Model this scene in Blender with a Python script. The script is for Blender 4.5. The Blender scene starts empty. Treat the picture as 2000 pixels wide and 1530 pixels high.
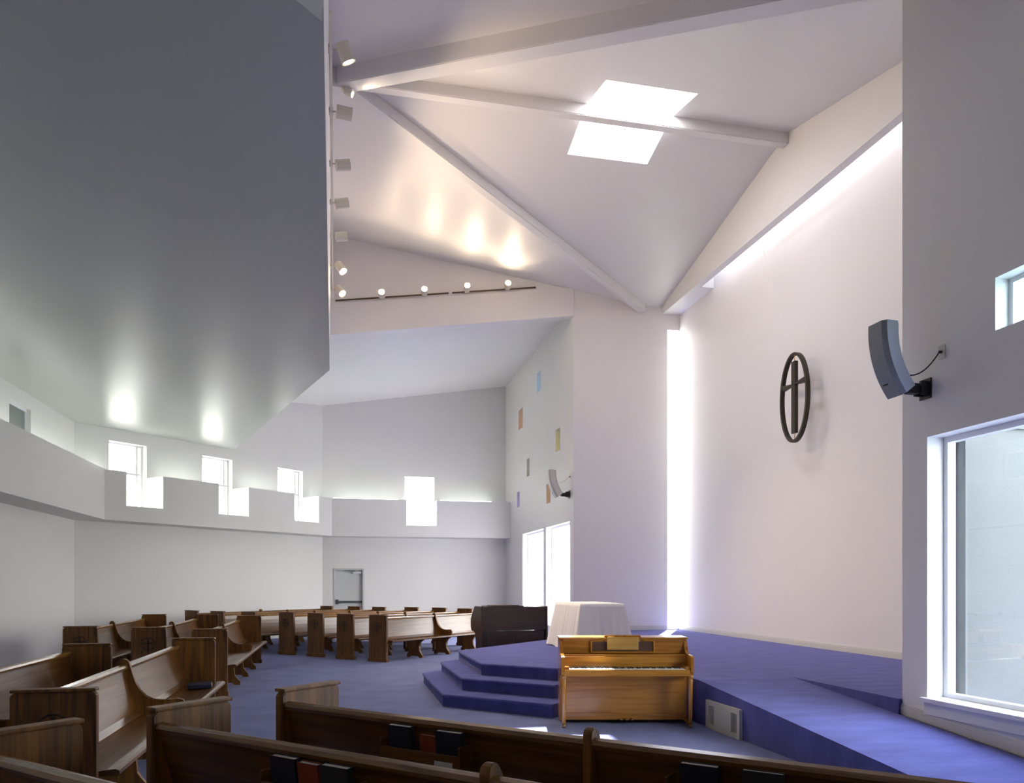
import bpy, bmesh, math, random
from mathutils import Vector, Matrix
random.seed(7)
C = bpy.context.scene.collection
R = math.radians
S2 = math.sqrt(2)

# ------------------------------------------------------------------ camera, world, sun, exposure
cam_d = bpy.data.cameras.new('camera'); cam = bpy.data.objects.new('camera', cam_d); C.objects.link(cam)
cam_d.sensor_fit = 'HORIZONTAL'; cam_d.sensor_width = 36; cam_d.lens = 27.0
cam_d.shift_y = 376 / 2000
cam_d.clip_start = 0.05; cam_d.clip_end = 300
cam.location = (0, 0, 1.55); cam.rotation_euler = (R(90), 0, R(-12.5))
bpy.context.scene.camera = cam

world = bpy.data.worlds.new('sky'); bpy.context.scene.world = world; world.use_nodes = True
wn = world.node_tree.nodes; wl = world.node_tree.links
wbg = wn['Background']
tc = wn.new('ShaderNodeTexCoord'); sep = wn.new('ShaderNodeSeparateXYZ'); rmp = wn.new('ShaderNodeValToRGB')
wl.new(tc.outputs['Generated'], sep.inputs[0]); wl.new(sep.outputs['Z'], rmp.inputs['Fac'])
rmp.color_ramp.elements[0].position = 0.0; rmp.color_ramp.elements[0].color = (0.97, 0.955, 0.93, 1)
rmp.color_ramp.elements[1].position = 0.7; rmp.color_ramp.elements[1].color = (0.89, 0.90, 0.99, 1)
wl.new(rmp.outputs['Color'], wbg.inputs['Color'])
wbg.inputs['Strength'].default_value = 9.0

sun_d = bpy.data.lights.new('sun', 'SUN'); sun = bpy.data.objects.new('sun', sun_d); C.objects.link(sun)
sun_d.energy = 22.0; sun_d.angle = R(0.6); sun_d.color = (1.0, 0.95, 0.88)
sun.rotation_euler = Vector((-2.45, -4.44, -8.9)).to_track_quat('-Z', 'Y').to_euler()
sun.location = (3, 20, 30)

vs = bpy.context.scene.view_settings
vs.view_transform = 'Standard'; vs.look = 'None'; vs.gamma = 1.0; vs.use_curve_mapping = False
vs.exposure = 0.88

PORTALS = []
def portal(loc, normal, w, h):
    """daylight portal in an opening; normal points into the room"""
    d = bpy.data.lights.new('daylight_portal', 'AREA'); d.shape = 'RECTANGLE'; d.size = w; d.size_y = h
    d.cycles.is_portal = True
    o = bpy.data.objects.new('daylight_portal', d); C.objects.link(o)
    o.location = loc
    n = Vector(normal).normalized()
    o.rotation_euler = n.to_track_quat('-Z', 'Y').to_euler()
    PORTALS.append(o)

# ------------------------------------------------------------------ materials
def newmat(name):
    m = bpy.data.materials.new(name); m.use_nodes = True
    return m, m.node_tree.nodes, m.node_tree.links, m.node_tree.nodes['Principled BSDF']

def plain(name, col, rough=0.5, metal=0.0, spec=0.5, var=0.04, scale=6.0, bump=0.0, bscale=200, coat=0.0):
    m, n, l, b = newmat(name)
    b.inputs['Roughness'].default_value = rough; b.inputs['Metallic'].default_value = metal
    b.inputs['Specular IOR Level'].default_value = spec
    b.inputs['Coat Weight'].default_value = coat
    t = n.new('ShaderNodeTexCoord'); ns = n.new('ShaderNodeTexNoise'); ns.inputs['Scale'].default_value = scale
    ns.inputs['Detail'].default_value = 4
    l.new(t.outputs['Object'], ns.inputs['Vector'])
    mx = n.new('ShaderNodeMix'); mx.data_type = 'RGBA'
    mx.inputs[6].default_value = (*[c * (1 - var) for c in col], 1); mx.inputs[7].default_value = (*[min(1, c * (1 + var)) for c in col], 1)
    l.new(ns.outputs['Fac'], mx.inputs[0]); l.new(mx.outputs[2], b.inputs['Base Color'])
    if bump:
        n2 = n.new('ShaderNodeTexNoise'); n2.inputs['Scale'].default_value = bscale; n2.inputs['Detail'].default_value = 3
        l.new(t.outputs['Object'], n2.inputs['Vector'])
        bp = n.new('ShaderNodeBump'); bp.inputs['Strength'].default_value = bump; bp.inputs['Distance'].default_value = 0.01
        l.new(n2.outputs['Fac'], bp.inputs['Height']); l.new(bp.outputs['Normal'], b.inputs['Normal'])
    return m

def carpet(name, col, col2, sy=3.0):
    m, n, l, b = newmat(name)
    b.inputs['Roughness'].default_value = 1.0; b.inputs['Specular IOR Level'].default_value = 0.1
    b.inputs['Sheen Weight'].default_value = 0.15
    t = n.new('ShaderNodeTexCoord')
    n1 = n.new('ShaderNodeTexNoise'); n1.inputs['Scale'].default_value = 2.2; n1.inputs['Detail'].default_value = 6
    mp = n.new('ShaderNodeMapping'); mp.inputs['Scale'].default_value = (1.0, sy, 1.0)
    n2 = n.new('ShaderNodeTexNoise'); n2.inputs['Scale'].default_value = 140; n2.inputs['Detail'].default_value = 2
    l.new(t.outputs['Object'], mp.inputs['Vector']); l.new(mp.outputs[0], n1.inputs['Vector']); l.new(t.outputs['Object'], n2.inputs['Vector'])
    ad = n.new('ShaderNodeMath'); ad.operation = 'MULTIPLY_ADD'; ad.inputs[1].default_value = 0.45
    l.new(n2.outputs['Fac'], ad.inputs[0])
    sc = n.new('ShaderNodeMath'); sc.operation = 'MULTIPLY'; sc.inputs[1].default_value = 0.55
    l.new(n1.outputs['Fac'], sc.inputs[0]); l.new(sc.outputs[0], ad.inputs[2])
    r = n.new('ShaderNodeValToRGB'); r.color_ramp.elements[0].position = 0.3; r.color_ramp.elements[1].position = 0.7
    r.color_ramp.elements[0].color = (*col, 1); r.color_ramp.elements[1].color = (*col2, 1)
    l.new(ad.outputs[0], r.inputs[0]); l.new(r.outputs[0], b.inputs['Base Color'])
    bp = n.new('ShaderNodeBump'); bp.inputs['Strength'].default_value = 0.5; bp.inputs['Distance'].default_value = 0.01
    l.new(n2.outputs['Fac'], bp.inputs['Height']); l.new(bp.outputs['Normal'], b.inputs['Normal'])
    return m

def wood(name, dark, light, axis='x', rough=0.3, coat=0.3):
    m, n, l, b = newmat(name)
    b.inputs['Roughness'].default_value = rough; b.inputs['Coat Weight'].default_value = coat
    b.inputs['Coat Roughness'].default_value = 0.15
    t = n.new('ShaderNodeTexCoord'); mp = n.new('ShaderNodeMapping')
    mp.inputs['Scale'].default_value = {'x': (0.8, 14, 14), 'z': (14, 14, 0.9)}[axis]
    l.new(t.outputs['Object'], mp.inputs['Vector'])
    n1 = n.new('ShaderNodeTexNoise'); n1.inputs['Scale'].default_value = 1.6; n1.inputs['Detail'].default_value = 8
    n1.inputs['Distortion'].default_value = 0.8
    l.new(mp.outputs[0], n1.inputs['Vector'])
    w = n.new('ShaderNodeTexNoise'); w.inputs['Scale'].default_value = 1.1; w.inputs['Detail'].default_value = 2
    l.new(t.outputs['Object'], w.inputs['Vector'])
    r = n.new('ShaderNodeValToRGB'); r.color_ramp.elements[0].position = 0.32; r.color_ramp.elements[1].position = 0.68
    r.color_ramp.elements[0].color = (*dark, 1); r.color_ramp.elements[1].color = (*light, 1)
    mxf = n.new('ShaderNodeMath'); mxf.operation = 'MULTIPLY_ADD'; mxf.inputs[1].default_value = 0.7
    l.new(n1.outputs['Fac'], mxf.inputs[0])
    s = n.new('ShaderNodeMath'); s.operation = 'MULTIPLY'; s.inputs[1].default_value = 0.3
    l.new(w.outputs['Fac'], s.inputs[0]); l.new(s.outputs[0], mxf.inputs[2])
    l.new(mxf.outputs[0], r.inputs[0]); l.new(r.outputs[0], b.inputs['Base Color'])
    bp = n.new('ShaderNodeBump'); bp.inputs['Strength'].default_value = 0.06
    l.new(n1.outputs['Fac'], bp.inputs['Height']); l.new(bp.outputs['Normal'], b.inputs['Normal'])
    return m

def glass(name, col=(1, 1, 1), gl=0.06):
    m = bpy.data.materials.new(name); m.use_nodes = True; n = m.node_tree.nodes; l = m.node_tree.links
    n.clear(); out = n.new('ShaderNodeOutputMaterial'); mx = n.new('ShaderNodeMixShader')
    tr = n.new('ShaderNodeBsdfTransparent'); tr.inputs[0].default_value = (*col, 1)
    g = n.new('ShaderNodeBsdfGlossy'); g.inputs['Roughness'].default_value = 0.02
    mx.inputs[0].default_value = gl
    l.new(tr.outputs[0], mx.inputs[1]); l.new(g.outputs[0], mx.inputs[2]); l.new(mx.outputs[0], out.inputs[0])
    return m

def emis(name, col, st):
    m = bpy.data.materials.new(name); m.use_nodes = True; n = m.node_tree.nodes; l = m.node_tree.links
    n.clear(); out = n.new('ShaderNodeOutputMaterial'); e = n.new('ShaderNodeEmission')
    e.inputs[0].default_value = (*col, 1); e.inputs[1].default_value = st
    l.new(e.outputs[0], out.inputs[0]); return m

M = dict(
    wall=plain('wall_paint', (0.80, 0.79, 0.765), 0.55, spec=0.3, var=0.012, scale=1.5, bump=0.02, bscale=90),
    nave=plain('nave_paint', (0.83, 0.81, 0.81), 0.5, spec=0.3, var=0.012, scale=1.5, bump=0.02, bscale=90),
    ceil=plain('ceiling_paint', (0.79, 0.775, 0.77), 0.42, spec=0.4, var=0.012, scale=1.2, bump=0.03, bscale=50),
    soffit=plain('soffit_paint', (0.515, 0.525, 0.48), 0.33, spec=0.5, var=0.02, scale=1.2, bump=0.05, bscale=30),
    trim=plain('trim_paint', (0.66, 0.66, 0.62), 0.35, var=0.01),
    frame=plain('window_frame_paint', (0.80, 0.80, 0.82), 0.35, var=0.01),
    doorp=plain('door_paint', (0.60, 0.615, 0.60), 0.4, var=0.015),
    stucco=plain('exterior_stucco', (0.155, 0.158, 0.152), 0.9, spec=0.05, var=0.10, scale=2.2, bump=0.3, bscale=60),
    ground=plain('ground_paving', (0.30, 0.32, 0.28), 0.9, spec=0.1, var=0.2, scale=1.0),
    floorc=carpet('floor_carpet', (0.120, 0.135, 0.290), (0.210, 0.235, 0.460), 1.0),
    platc=carpet('platform_carpet', (0.066, 0.072, 0.240), (0.130, 0.142, 0.450)),
    pew=wood('pew_wood', (0.045, 0.015, 0.003), (0.200, 0.082, 0.014), 'x', 0.33, 0.12),
    pewend=wood('pew_end_wood', (0.052, 0.017, 0.003), (0.300, 0.122, 0.018), 'z', 0.5, 0.0),
    rail=wood('rail_wood_highlight', (0.10, 0.040, 0.008), (0.30, 0.140, 0.028), 'x', 0.25, 0.3),  # lighter than the pew wood: golden highlights on the top rails put into the colour
    carve=plain('carved_wood', (0.035, 0.015, 0.007), 0.5, var=0.1),
    piano=wood('piano_wood', (0.32, 0.115, 0.010), (0.60, 0.265, 0.030), 'x', 0.25, 0.4),
    piano2=wood('piano_leg_wood', (0.32, 0.115, 0.010), (0.60, 0.265, 0.030), 'z', 0.25, 0.4),
    desk=wood('music_desk_wood', (0.42, 0.22, 0.045), (0.58, 0.34, 0.08), 'x', 0.25, 0.4),
    organ=wood('organ_wood', (0.016, 0.007, 0.005), (0.044, 0.020, 0.012), 'x', 0.4, 0.15),
    organb=wood('organ_lid_wood', (0.08, 0.035, 0.015), (0.13, 0.06, 0.025), 'x', 0.4, 0.15),
    ivory=plain('ivory_key', (0.80, 0.78, 0.70), 0.3, var=0.02),
    ebony=plain('black_key', (0.01, 0.01, 0.01), 0.3),
    cloth=plain('white_tablecloth', (0.90, 0.88, 0.89), 0.85, spec=0.15, var=0.02, scale=30, bump=0.1, bscale=300),
    brass=plain('brass', (0.55, 0.38, 0.14), 0.3, metal=1.0),
    black=plain('black_metal', (0.012, 0.012, 0.013), 0.5),
    steel=plain('grey_metal', (0.12, 0.13, 0.15), 0.35, metal=0.6),
    silver=plain('closer_metal', (0.62, 0.64, 0.66), 0.4),
    speaker=plain('speaker_grey', (0.60, 0.65, 0.71), 0.5, var=0.02),
    speakerg=plain('speaker_grille', (0.26, 0.28, 0.29), 0.6, var=0.03, bump=0.3, bscale=500),
    speakerw=plain('speaker_off_white', (0.62, 0.61, 0.57), 0.5, var=0.02),
    plate=plain('outlet_plate', (0.62, 0.61, 0.55), 0.4, var=0.01),
    grille=plain('grille_enamel', (0.66, 0.66, 0.56), 0.4, var=0.02),
    slotg=plain('grille_recess_shade', (0.36, 0.36, 0.31), 0.5, var=0.02),  # plate cream darkened: the shade inside the recesses is put into the colour
    slot=plain('grille_slot', (0.03, 0.03, 0.03), 0.7),
    lampb=plain('lamp_enamel', (0.74, 0.70, 0.58), 0.35, var=0.01),
    bulb=emis('lamp_bulb', (1.0, 0.80, 0.50), 60.0),
    cove=emis('fluorescent_tube', (0.92, 1.0, 0.95), 8.0),
    bulbdim=emis('lamp_bulb_dim', (1.0, 0.85, 0.62), 8.0),
    ring=plain('bronze_cross', (0.040, 0.030, 0.020), 0.45, metal=0.3, var=0.2, scale=20),
    wire=plain('steel_wire', (0.75, 0.75, 0.72), 0.4, metal=0.3),
    blueb=plain('navy_book_cloth', (0.008, 0.011, 0.034), 0.6, var=0.1),
    redb=plain('red_book_cloth', (0.24, 0.040, 0.014), 0.6, var=0.1),
    greyb=plain('charcoal_book_cloth', (0.022, 0.026, 0.034), 0.6, var=0.1),
    page=plain('book_pages', (0.55, 0.50, 0.40), 0.8, var=0.05),
    card=plain('offering_card', (0.60, 0.62, 0.58), 0.7, var=0.03),
    glass=glass('window_glass', (0.985, 0.985, 0.975)),
    tint=glass('tinted_window_glass', (0.79, 0.84, 0.88), 0.05),
    roofg=glass('rooflight_glass', (0.62, 0.63, 0.66), 0.03),
    sky=glass('skylight_glass', (0.98, 0.98, 1.0), 0.03),
    gblue=glass('pale_blue_glass', (0.19, 0.25, 0.31), 0.006),
    gorange=glass('orange_glass', (0.25, 0.155, 0.035), 0.006),
    gyellow=glass('yellow_glass', (0.245, 0.225, 0.020), 0.006),
    ggreen=glass('grey_green_glass', (0.145, 0.164, 0.141), 0.006),
    glav=glass('lavender_glass', (0.150, 0.130, 0.26), 0.006),
    gamber=glass('amber_glass', (0.26, 0.175, 0.004), 0.006),
    gblue2=glass('light_blue_glass', (0.80, 0.93, 1.0), 0.05),
    pane=plain('grey_blind', (0.20, 0.22, 0.21), 0.5, var=0.05),
)

# ------------------------------------------------------------------ mesh helpers
class MB:
    def __init__(s): s.bm = bmesh.new()
    def box(s, x0, x1, y0, y1, z0, z1, bev=0.0, mat=None):
        r = bmesh.ops.create_cube(s.bm, size=1.0)
        vs_ = r['verts']
        for v in vs_:
            v.co = Vector((x0 + (v.co.x + .5) * (x1 - x0), y0 + (v.co.y + .5) * (y1 - y0), z0 + (v.co.z + .5) * (z1 - z0)))
        if mat is not None:
            for v in vs_: v.co = mat @ v.co
        if bev:
            es = list({e for v in vs_ for e in v.link_edges})
            bmesh.ops.bevel(s.bm, geom=es, offset=bev, segments=2, affect='EDGES', profile=0.6)
        return s
    def prism(s, pts, fn, a, b):
        """polygon pts extruded from a to b; fn(p, t) -> 3D"""
        A = [s.bm.verts.new(fn(p, a)) for p in pts]; B = [s.bm.verts.new(fn(p, b)) for p in pts]
        s.bm.faces.new(A); s.bm.faces.new(B[::-1])
        n = len(pts)
        for i in range(n): s.bm.faces.new((A[i], B[i], B[(i + 1) % n], A[(i + 1) % n]))
        return s
    def quad(s, *p):
        s.bm.faces.new([s.bm.verts.new(q) for q in p]); return s
    def cyl(s, p, q, r0, r1=None, seg=16, caps=True):
        r1 = r0 if r1 is None else r1
        p, q = Vector(p), Vector(q); d = (q - p).normalized()
        x = d.orthogonal().normalized(); y = d.cross(x)
        A = [s.bm.verts.new(p + (x * math.cos(2 * math.pi * i / seg) + y * math.sin(2 * math.pi * i / seg)) * r0) for i in range(seg)]
        B = [s.bm.verts.new(q + (x * math.cos(2 * math.pi * i / seg) + y * math.sin(2 * math.pi * i / seg)) * r1) for i in range(seg)]
        for i in range(seg): s.bm.faces.new((A[i], A[(i + 1) % seg], B[(i + 1) % seg], B[i]))
        if caps: s.bm.faces.new(A[::-1]); s.bm.faces.new(B)
        return s
    def lathe(s, prof, c=(0, 0, 0), seg=16):
        rings = [[s.bm.verts.new((c[0] + r * math.cos(2 * math.pi * i / seg), c[1] + r * math.sin(2 * math.pi * i / seg), c[2] + z)) for i in range(seg)] for r, z in prof]
        for a, b in zip(rings, rings[1:]):
            for i in range(seg): s.bm.faces.new((a[i], a[(i + 1) % seg], b[(i + 1) % seg], b[i]))
        s.bm.faces.new(rings[0][::-1]); s.bm.faces.new(rings[-1]); return s
    def tube(s, pts, r, seg=8, closed=False):
        pts = [Vector(p) for p in pts]; n = len(pts); rings = []
        for i, p in enumerate(pts):
            if closed: d = pts[(i + 1) % n] - pts[i - 1]
            else: d = pts[min(i + 1, n - 1)] - pts[max(i - 1, 0)]
            d.normalize(); up = Vector((0, 0, 1)) if abs(d.z) < .9 else Vector((0, 1, 0))
            x = d.cross(up).normalized(); y = d.cross(x)
            rings.append([s.bm.verts.new(p + (x * math.cos(2 * math.pi * k / seg) + y * math.sin(2 * math.pi * k / seg)) * r) for k in range(seg)])
        for i in range(n if closed else n - 1):
            a, b = rings[i], rings[(i + 1) % n]
            for k in range(seg): s.bm.faces.new((a[k], a[(k + 1) % seg], b[(k + 1) % seg], b[k]))
        if not closed: s.bm.faces.new(rings[0][::-1]); s.bm.faces.new(rings[-1])
        return s
    def build(s, name, mat, parent=None, smooth=False, matrix=None):
        bmesh.ops.recalc_face_normals(s.bm, faces=s.bm.faces)
        me = bpy.data.meshes.new(name); s.bm.to_mesh(me); s.bm.free()
        me.materials.append(mat)
        if smooth:
            for p in me.polygons: p.use_smooth = True
        o = bpy.data.objects.new(name, me); C.objects.link(o)
        if parent: o.parent = parent
        return o

def tag(o, label, cat, group=None):
    o['label'] = label; o['category'] = cat
    if group: o['group'] = group
    return o
def empty(name, loc=(0, 0, 0), rz=0):
    o = bpy.data.objects.new(name, None); C.objects.link(o); o.location = loc; o.rotation_euler = (0, 0, rz)
    o.empty_display_size = .1; return o
def struct(o): o['kind'] = 'structure'; return o

# ------------------------------------------------------------------ room shell
A0 = (-5.83, 4.40); A1 = (-5.83, 18.85); A2 = (-.575, 24.105); A3 = (5.142, 24.105); A4 = (5.142, 16.74)
A5 = (7.425, 16.74); CW = 7.74; VW = 6.2; UR = 5.10
B3 = (UR, -.86); B2 = (-.575, -.86)
PZ = .48                                              # platform height
RX, RZ = 11.62, 9.12                                  # ridge: v position and height

def wallbox(name, p, q, z0, z1, holes, th, mat):
    """wall with its room face on p->q, room on the right-hand side; holes (s0,s1,z0,z1)"""
    p, q = Vector((*p, 0)), Vector((*q, 0)); L = (q - p).length; d = (q - p) / L; out = Vector((-d.y, d.x, 0))
    ss = sorted({0, L, *[h[0] for h in holes], *[h[1] for h in holes]}); zs = sorted({z0, z1, *[h[2] for h in holes], *[h[3] for h in holes]})
    mb = MB()
    def P(s, z, t): return p + d * s + out * t + Vector((0, 0, z))
    def inh(s, z): return any(h[0] < s < h[1] and h[2] < z < h[3] for h in holes)
    for a, b in zip(ss, ss[1:]):
        for c, e in zip(zs, zs[1:]):
            if inh((a + b) / 2, (c + e) / 2): continue
            mb.quad(P(a, c, 0), P(b, c, 0), P(b, e, 0), P(a, e, 0))
            mb.quad(P(a, c, th), P(a, e, th), P(b, e, th), P(b, c, th))
    for h in holes:
        s0, s1, c, e = h
        mb.quad(P(s0, c, 0), P(s0, e, 0), P(s0, e, th), P(s0, c, th)); mb.quad(P(s1, c, 0), P(s1, e, 0), P(s1, e, th), P(s1, c, th))
        mb.quad(P(s0, c, 0), P(s1, c, 0), P(s1, c, th), P(s0, c, th)); mb.quad(P(s0, e, 0), P(s1, e, 0), P(s1, e, th), P(s0, e, th))
    mb.quad(P(0, z0, 0), P(0, z1, 0), P(0, z1, th), P(0, z0, th)); mb.quad(P(L, z0, 0), P(L, z1, 0), P(L, z1, th), P(L, z0, th))
    mb.quad(P(0, z1, 0), P(L, z1, 0), P(L, z1, th), P(0, z1, th))
    bmesh.ops.remove_doubles(mb.bm, verts=mb.bm.verts, dist=1e-5)
    return struct(mb.build(name, mat)), (p, d, out)

wn_ = [0]
def window(fr, h, depth, gmat, fw=.05, mull=(), rail=(), port=True, name=None, sill=False, fmat=None, blind=None):
    """window unit in hole h, glass set back by depth"""
    p, d, out = fr; s0, s1, z0, z1 = h; wn_[0] += 1
    root = struct(empty(name or 'window_%d' % wn_[0], p + d * ((s0 + s1) / 2) + out * depth + Vector((0, 0, z0))))
    W = (s1 - s0) / 2; H = z1 - z0
    root.rotation_euler = (0, 0, math.atan2(d.y, d.x))     # local x along wall, local y outwards (left)
    f = MB()
    e = .001
    f.box(-W + e, -W + fw, -.03, .05, e, H - e); f.box(W - fw, W - e, -.03, .05, e, H - e)
    f.box(-W + fw, W - fw, -.03, .05, e, fw); f.box(-W + fw, W - fw, -.03, .05, H - fw, H - e)
    for m in mull: f.box(m - .03, m + .03, -.03, .05, fw, H - fw)
    for r in rail: f.box(-W + fw, W - fw, -.025, .045, r - .025, r + .025)
    f.build('window_frame', fmat or M['frame'], root)
    g = MB(); g.box(-W + fw * .7, W - fw * .7, .008, .016, fw * .7, H - fw * .7); g.build('glass', gmat, root)
    if blind: MB().box(-W + fw, W - fw, -.012, -.004, fw, H - fw).build('blind', blind, root)
    if sill:
        sb = MB(); sb.box(-W - .04, W + .04, -depth - .05, -.025, -.03, .010, .004); sb.build('window_sill', M['frame'], root)
        sb = MB(); sb.box(-W - .02, W + .02, -depth - .02, -depth - .001, -.14, -.03, .004); sb.build('window_apron', M['wall'], root)
    if port and not blind:
        portal(p + d * ((s0 + s1) / 2) + out * (depth + .06) + Vector((0, 0, (z0 + z1) / 2)), -out, (s1 - s0), H)
    return root

# floor and outside ground
mb = MB(); mb.prism([(-6.2, -1.3), (8.0, -1.3), (8.0, 24.5), (-6.2, 24.5)], lambda p, t: (p[0], p[1], t), -.12, 0)
struct(mb.build('floor', M['floorc']))
mb = MB(); mb.prism([(-60, -50), (70, -50), (70, 80), (-60, 80)], lambda p, t: (p[0], p[1], t), -.5, -.14)
struct(mb.build('ground', M['ground']))

# left outer wall (along v)
WZ = 7.2
w, fr = wallbox('wall_left', A0, A1, 0, WZ, [(11.02, 12.0, 3.33, 4.90)], .3, M['wall'])
window(fr, (11.02, 12.0, 3.33, 4.90), .10, M['glass'], .06, blind=M['pane'])
# diagonal back-left wall, three stepped windows
hs = [(.79, 1.72, 3.33, 4.885), (3.26, 4.18, 3.33, 4.885), (5.72, 6.65, 3.33, 4.885)]
w, fr = wallbox('wall_back_left', A1, A2, 0, 7.4, hs, .3, M['wall'])
for h in hs: window(fr, h, .20, M['glass'], .045, mull=(.32,), rail=(.86,))
# back wall with door and window
h1 = (2.485, 3.413, 3.33, 4.90); hd = (.33, 1.255, -.01, 2.03)
w, fr = wallbox('wall_back', A2, A3, 0, 8.3, [h1, hd], .3, M['wall'])
window(fr, h1, .20, M['glass'], .045, rail=(.86,))
door_fr = (fr, hd)
# wing wall with coloured slots and tall windows
def sv(v): return 24.105 - v
big = [(sv(21.749), sv(19.40), .50, 3.0), (sv(19.13), sv(17.022), .50, 3.0)]
slots = [(sv(20.10), sv(19.65), 6.70, 7.22, 'gblue'), (sv(22.279), sv(21.749), 6.12, 6.70, 'gorange'), (sv(18.24), sv(17.831), 4.79, 5.33, 'gyellow'),
         (sv(21.242), sv(20.937), 4.60, 5.09, 'ggreen'), (sv(22.484), sv(22.144), 3.84, 4.30, 'glav'), (sv(19.113), sv(18.716), 3.61, 4.11, 'gamber')]
w, fr = wallbox('wall_wing', A3, (5.142, 16.76), 0, 8.6, big + [s[:4] for s in slots], .3, M['wall'])
window(fr, big[0], .18, M['glass'], .05, mull=(.35,), sill=True)
window(fr, big[1], .18, M['glass'], .05, mull=(.35,), sill=True)
for s in slots: window(fr, s[:4], .14, M[s[4]], .012)
# narrow panel wall at the platform
w, fr = wallbox('wall_panel', (5.145, 16.74), A5, 0, 8.6, [], .10, M['nave'])
# slit window between panel and cross wall
w, fr = wallbox('wall_slit', (7.425, 16.745), (CW, 16.745), 0, 8.92, [(.002, CW - 7.425 - .002, PZ + .02, 7.5)], .06, M['nave'])
window(fr, (.002, CW - 7.425 - .002, PZ + .02, 7.5), .03, M['glass'], .008, name='window_20')
# cross wall
w, fr = wallbox('wall_cross', (CW, 16.84), (CW, VW), 0, 8.9, [], .25, M['nave'])
w, fr = wallbox('wall_return', (CW, VW - .001), (UR + .03, VW - .001), 0, 9.4, [], .25, M['wall'])
# right wall
hr = [(VW - 5.888, VW - 3.55, .527, 2.861), (VW - 5.157, VW - 4.55, 3.576, 3.997)]
w, fr = wallbox('wall_right', (UR, VW), B3, 0, 8.6, hr, .3, M['wall'])
window(fr, hr[0], .20, M['tint'], .05, sill=True)
window(fr, hr[1], .16, M['gblue2'], .04, fmat=M['frame'])
w, fr = wallbox('wall_rear', B3, B2, 0, 8.3, [], .3, M['wall'])
w, fr = wallbox('wall_rear_left', B2, A0, 0, 7.4, [], .3, M['wall'])

# exterior wing seen through the right window; top raised unseen to block sky light
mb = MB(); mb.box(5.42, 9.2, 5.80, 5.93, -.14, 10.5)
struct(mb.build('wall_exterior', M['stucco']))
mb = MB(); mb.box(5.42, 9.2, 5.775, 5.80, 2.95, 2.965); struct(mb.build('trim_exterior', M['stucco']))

# ---- ceilings
def slab(name, pts, mat, th=.06):
    n = (Vector(pts[1]) - Vector(pts[0])).cross(Vector(pts[2]) - Vector(pts[0])).normalized()
    mb = MB(); mb.prism([Vector(p) for p in pts], lambda p, t: p + Vector((0, 0, t)), 0, th)
    return struct(mb.build(name, mat))
SZ = 5.17
sof = [(-.198, 13.35), (-.114, 5.10), (-3.32, 1.90), (-5.9, 4.33), (-5.9, 18.9), (-2.825, 21.855)]
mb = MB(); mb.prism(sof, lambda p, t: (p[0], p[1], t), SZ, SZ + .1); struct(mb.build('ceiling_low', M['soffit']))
# bulkheads standing on the edge of the low ceiling
def bulk(name, p, q, z0, z1, th, mat):
    p, q = Vector((*p, 0)), Vector((*q, 0)); d = (q - p).normalized(); o = Vector((-d.y, d.x, 0)) * th
    mb = MB(); mb.prism([p, q, q + o, p + o], lambda a, t: a + Vector((0, 0, t)), z0, z1); return struct(mb.build(name, mat))
bulk('wall_bulkhead', (-.114, 5.10), (-.198, 13.35), SZ + .001, 9.5, .12, M['nave'])
bulk('wall_bulkhead_back', (-.198, 13.35), (-2.9, 21.93), SZ + .001, 7.8, .12, M['wall'])
bulk('wall_bulkhead_rear', (-3.38, 1.84), (-.114, 5.10), SZ + .001, 9.5, .12, M['wall'])
# wing ceilings
def wz(u): return 7.892 - .159 * (5.142 - u)
mb = MB(); mb.prism([(-3.6, 16.9), (5.3, 16.9), (5.3, 24.3), (-3.6, 24.3)], lambda p, t: (p[0], p[1], wz(p[0]) + t), 0, .08)
struct(mb.build('ceiling_wing', M['wall']))
mb = MB(); mb.prism([(-4.0, -1.1), (5.3, -1.1), (5.3, 6.1), (-4.0, 6.1)], lambda p, t: (p[0], p[1], wz(p[0]) + t), 0, .08)
struct(mb.build('ceiling_wing_rear', M['wall']))
mb = MB(); mb.prism([(-.26, 13.30), (-.26, 16.8), (-3.9, 16.92), (-3.9, 13.30)], lambda p, t: (p[0], p[1], 6.95 + t), 0, .08)
struct(mb.build('ceiling_void', M['wall']))
# roof lid above the low ceiling
mb = MB(); mb.box(-6.2, -.15, -1.2, 24.5, 9.5, 9.6); struct(mb.build('ceiling_lid', M['wall']))
for nm, vv in (('wall_lid_back', (24.3, 24.4)), ('wall_lid_rear', (-1.2, -1.1))):
    mb = MB(); mb.box(-6.2, 5.3, vv[0], vv[1], 6.5, 9.6); struct(mb.build(nm, M['wall']))
mb = MB(); mb.box(-6.2, -6.13, -1.2, 24.5, 7.0, 9.6); struct(mb.build('wall_lid_left', M['wall']))
mb = MB(); mb.box(-6.2, -.2, -1.2, 24.4, 7.28, 7.34); 

# beam wall between the wing and the nave (far) and its twin behind the camera's view
def gz(v): return RZ - .2165 * abs(v - RX)
UL = -.19
def beamwall(name, v0, v1, zt):
    mb = MB(); mb.prism([(-.235, 6.825), (5.142, 7.635), (5.142, zt + .6), (-.235, zt + .6)], lambda p, t: (p[0], t, p[1]), v0, v1)
    return struct(mb.build(name, M['nave']))
beamwall('wall_beam', 16.74, 16.95, 8.9)
beamwall('wall_beam_rear', 6.0, 6.2, 8.9)
mb = MB(); mb.prism([(-.232, 6.825), (5.13, 7.635), (5.13, 8.285), (-.232, 7.50)], lambda p, t: (p[0], t, p[1]), 16.70, 16.739)
struct(mb.build('trim_1', M['nave']))                          # the beam proper, proud of the wall
bulk('wall_beam_side', (-.198, 13.35), (-.235, 16.9), 6.83, 9.5, .12, M['nave'])
bulk('wall_beam_near', (-.10, 5.1), (-.10, 6.2), 6.83, 9.5, .12, M['nave'])

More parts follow.
